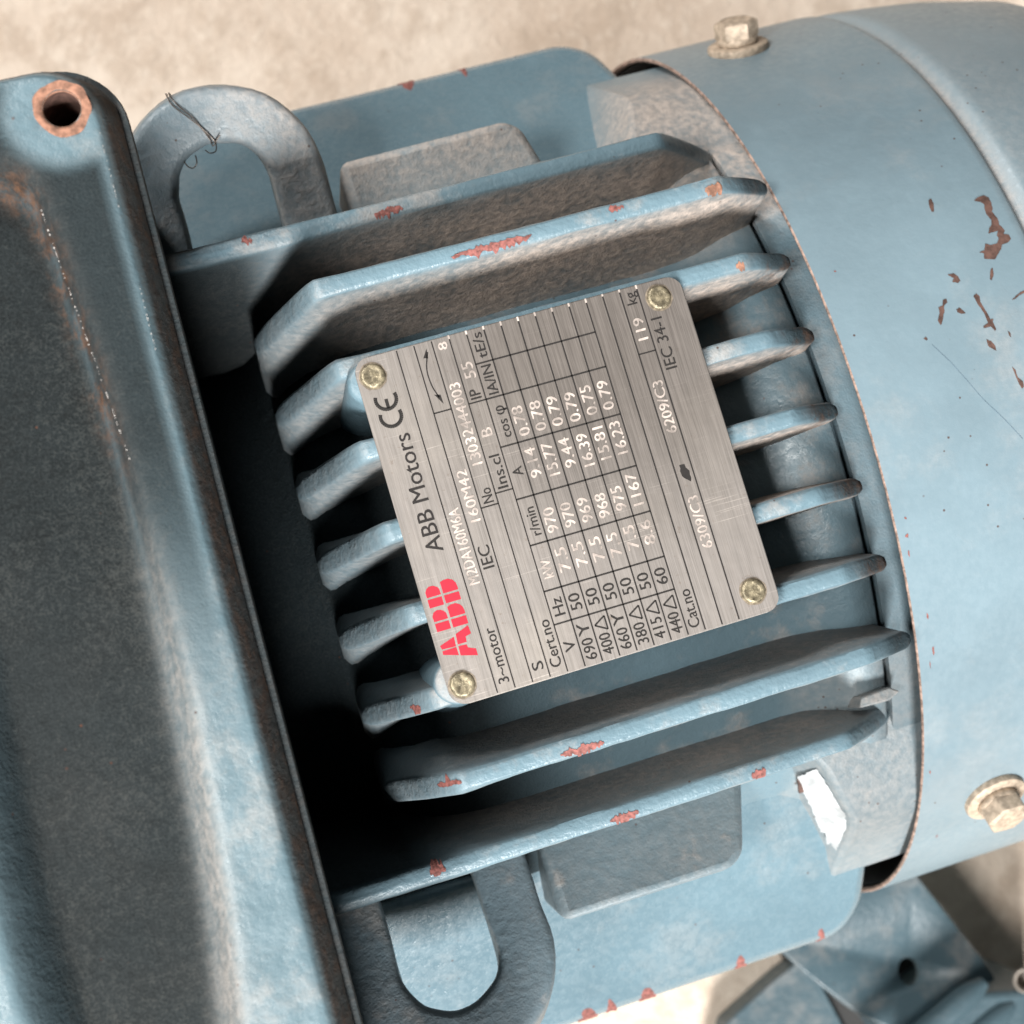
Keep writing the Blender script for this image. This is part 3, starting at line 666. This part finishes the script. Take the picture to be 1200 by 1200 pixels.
# stamped figures
W = .26
st.text('M2DA160M6A', 28.9, 49.3, row(0), 2.9, wob=W); st.text('160M42', 44.5, 58.5, row(1), 2.7, wob=W); st.text('13032444003', 58.7, 81.1, row(2), 2.8, wob=W)
st.text('B', 65.2, 67.4, row(3), 2.9, wob=W); st.text('55', 81.2, 85.6, row(3), 2.9, wob=W); st.text('8', 90.4, 92.4, row(2), 2.4, wob=W)
st.text('kW', 25.0, 29.8, row(4), 2.7, wob=W)
data = [('7.5', '970', '9.14', '0.78'), ('7.5', '970', '15.77', '0.78'), ('7.5', '969', '9.44', '0.79'), ('7.5', '968', '16.39', '0.79'), ('7.5', '975', '15.81', '0.75'), ('8.6', '1167', '16.23', '0.79')]
for r, (k1, k2, k3, k4) in enumerate(data):
    b = row(5 + r) - .05; j = random.uniform(-.4, .4)
    st.text(k1, 25.6 + j, 32.0 + j, b, 2.9, wob=W); st.text(k2, 36.4 + j, 36.4 + j + 2.15 * len(k2), b, 2.9, wob=W)
    st.text(k3, 50.7 + j + (0 if len(k3) > 4 else .8), 59.4 + j, b, 2.9, wob=W); st.text(k4, 63.0 + j, 70.9 + j, b, 2.9, wob=W)
st.text('6309/C3', 20.8, 35.0, row(13), 2.8, wob=W); st.text('6209/C3', 52.8, 67.2, row(13), 2.8, wob=W); st.text('119', 79.0, 85.0, row(13), 2.8, wob=W)
LOGO= [[(16.2, 0.7), (17.5, 4.8), (15.0, 4.6), (15.2, 0.9)], [(14.7, 0.9), (14.8, 4.6), (12.6, 4.7), (13.8, 0.8)], [(18.0, 5.4), (19.3, 9.1), (17.1, 9.3), (16.7, 7.7), (15.3, 7.6), (15.3, 5.2)], [(14.8, 5.2), (14.7, 7.4), (13.8, 7.5), (13.0, 9.4), (11.2, 9.4), (12.4, 5.1)], [(22.5, 1.0), (23.9, 0.9), (24.9, 1.5), (25.3, 2.5), (25.1, 3.4), (24.6, 4.2), (23.9, 4.6), (22.5, 4.7)], [(21.95, 1.0), (21.95, 4.7), (19.8, 4.7), (19.8, 1.0)], [(25.3, 5.3), (25.7, 6.3), (25.7, 7.6), (25.1, 8.6), (24.2, 9.2), (23.3, 9.35), (22.5, 9.35), (22.5, 5.3)], [(21.95, 5.3), (21.95, 9.35), (19.8, 9.35), (19.8, 5.3)], [(28.95, 0.9), (30.4, 0.9), (31.2, 1.4), (31.7, 2.2), (31.6, 3.3), (31.0, 4.3), (30.4, 4.6), (28.95, 4.7)], [(28.4, 0.9), (28.4, 4.7), (26.2, 4.7), (26.2, 0.9)], [(32.0, 5.3), (32.3, 6.3), (32.3, 7.5), (31.7, 8.6), (30.8, 9.2), (29.6, 9.35), (28.95, 9.35), (28.95, 5.3)], [(28.4, 5.3), (28.4, 9.35), (26.3, 9.35), (26.3, 5.3)]]
lo = Print()
for p in LOGO: lo.poly([(a, b + .6) for a, b in p])
lo.build('logo', M_RED)
for a, b in ((88.6, 4.3), (89.0, 84.2), (6.5, 84.9), (5.1, 4.0)):
    rg = []
    for r, h in ((.0033, -.0008), (.0033, .0003), (.0030, .0007), (.0025, .0009), (.0019, .0007), (.0011, .0006), (.0003, .0007)):
        rg.append([(PX + b / 1000 + r * cos(2 * pi * j / 32) * (1 + .05 * nz(j, a, r * 900, .6)), PY + a / 1000 + r * sin(2 * pi * j / 32), PZ + .0010 + h + .00018 * nz(j * .7, a, r * 1500, 1)) for j in range(32)])
    mk('rivet', *loft(rg), M_RIVET, plate, None, 50)
    q = Print(); q.poly([(a + 3.75 * cos(2 * pi * j / 36) * (1 + .06 * nz(j, a, b, .5)), b + 3.75 * sin(2 * pi * j / 36) * (1 + .06 * nz(j, a, b, .5))) for j in range(36)], .00004); q.build('rivet_stain', M_STAIN)

# ------------------------------------------------------------------ wire looped over the upper lug
T = R(24); V = Vector((0, cos(T), sin(T))); W_ = Vector((0, -sin(T), cos(T))); O = Vector((-.1530, .088, .1050))
def lp(u, v_, w_): return O + Vector((u, 0, 0)) + V * v_ + W_ * (w_ - .0110 + .0165)
wire = thing('steel_wire', 'thin dark steel wire looped over the dusty lifting eye beside the terminal box', 'wire', lp(-.012, .055, 0))
for k in range(2):
    e = .0009 * k
    pts = [lp(-.0088 + e, .0628, -.0120), lp(-.0092 + e, .0636, -.0040), lp(-.0090 + e, .0624, -.0004), lp(-.0082 + e * 1.4, .0600, .0007), lp(-.0045 + e, .0555, .0012), lp(-.0012 - e * .4, .0510, .0009), lp(.0004 - e, .0482, .0006), lp(.0008 - e, .0464, -.0004)]
    pts += [lp(.0002, .0446, -.0030), lp(-.0014, .0444, -.0042), lp(-.0026, .0456, -.0036)] if k == 0 else [lp(.0014, .0480, .0004), lp(.0026, .0490, .0008)]
    tube('wire_strand', [p - wire.location for p in spline(pts, 8)], .00019, M_WIRE, wire, 8)
pts = [lp(-.0094, .0440, -.0005), lp(-.0088, .0424, -.0012), lp(-.0074, .0416, -.0016), lp(-.0060, .0428, -.0012), lp(-.0058, .0450, -.0014)]
tube('wire_hook', [p - wire.location for p in spline(pts, 8)], .00019, M_WIRE, wire, 8)

# ------------------------------------------------------------------ second motor, mostly out of frame below
m2 = thing('motor_casting', 'out-of-focus blue motor casting with a bolt hole lying on the ground near the lower bolt', 'motor', (.03, -.23, GZ))
def rel(o):
    o.location = -Vector(m2.location); return o
HOUSE = [(-.0321, -.2323), (-.005, -.2210), (.0109, -.2156), (.0169, -.2289), (.0222, -.2562), (.0244, -.269), (-.0563, -.269)]
RIB1 = ((.0100, -.2545, -.080), (.0690, -.2330, -.079)); RIB2 = ((.0250, -.2645, -.080), (.0780, -.2455, -.079))
plan = [(-.0125, -.190), (.0244, -.1840), (.0613, -.1846), (.0822, -.237), (.0780, -.262), (.0496, -.262), (.0343, -.2501), (.0156, -.2326), (.0004, -.2113)]
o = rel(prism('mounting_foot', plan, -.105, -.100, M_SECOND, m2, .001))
hx, hy = .0450, -.2245
cut = mk('cut', *loft([[(hx + .0050 * cos(2 * pi * j / 32), hy + .0062 * sin(2 * pi * j / 32), z) for j in range(32)] for z in (-.13, -.08)]), M_GAP_SHADE)
bo = o.modifiers.new('hole', 'BOOLEAN'); bo.object = cut; bo.solver = 'EXACT'
bpy.context.view_layer.update(); cut.location = (0, 0, 0)
dg = bpy.context.evaluated_depsgraph_get(); me2 = bpy.data.meshes.new_from_object(o.evaluated_get(dg)); o.modifiers.clear(); o.data = me2; bpy.data.objects.remove(cut)
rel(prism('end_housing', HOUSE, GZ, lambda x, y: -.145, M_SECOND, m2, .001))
rel(prism('recess_shade_block', [(.0040, -.2050), (.0560, -.1980), (.0740, -.2400), (.0560, -.265), (.0180, -.265)], GZ - .001, -.1500, M_GAP_SHADE, m2))  # dark block added to paint the shade below the foot
for pts in (RIB1, RIB2):
    sp_ = [Vector(pts[0]).lerp(Vector(pts[1]), i / 10) for i in range(11)]
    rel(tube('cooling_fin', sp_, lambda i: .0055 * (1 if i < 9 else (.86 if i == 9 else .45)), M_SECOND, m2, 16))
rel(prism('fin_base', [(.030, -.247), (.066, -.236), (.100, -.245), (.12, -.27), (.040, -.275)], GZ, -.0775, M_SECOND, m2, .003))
# open conduit end
rg = []
ax = Vector((-.45, .25, .85)).normalized(); s_ = ax.cross(Vector((0, 0, 1))).normalized(); u_ = s_.cross(ax); c0 = Vector((.0810, -.2335, -.064))
for r, h in ((.0052, -.016), (.0052, 0), (.0045, .0006), (.0038, 0), (.0038, -.012), (.0002, -.012)):
    rg.append([c0 + ax * h + (s_ * cos(2 * pi * j / 32) + u_ * sin(2 * pi * j / 32)) * r for j in range(32)])
rel(mk('conduit_end', *loft(rg), plain('grey_conduit', (.26, .23, .20), .6), m2, None, 50))
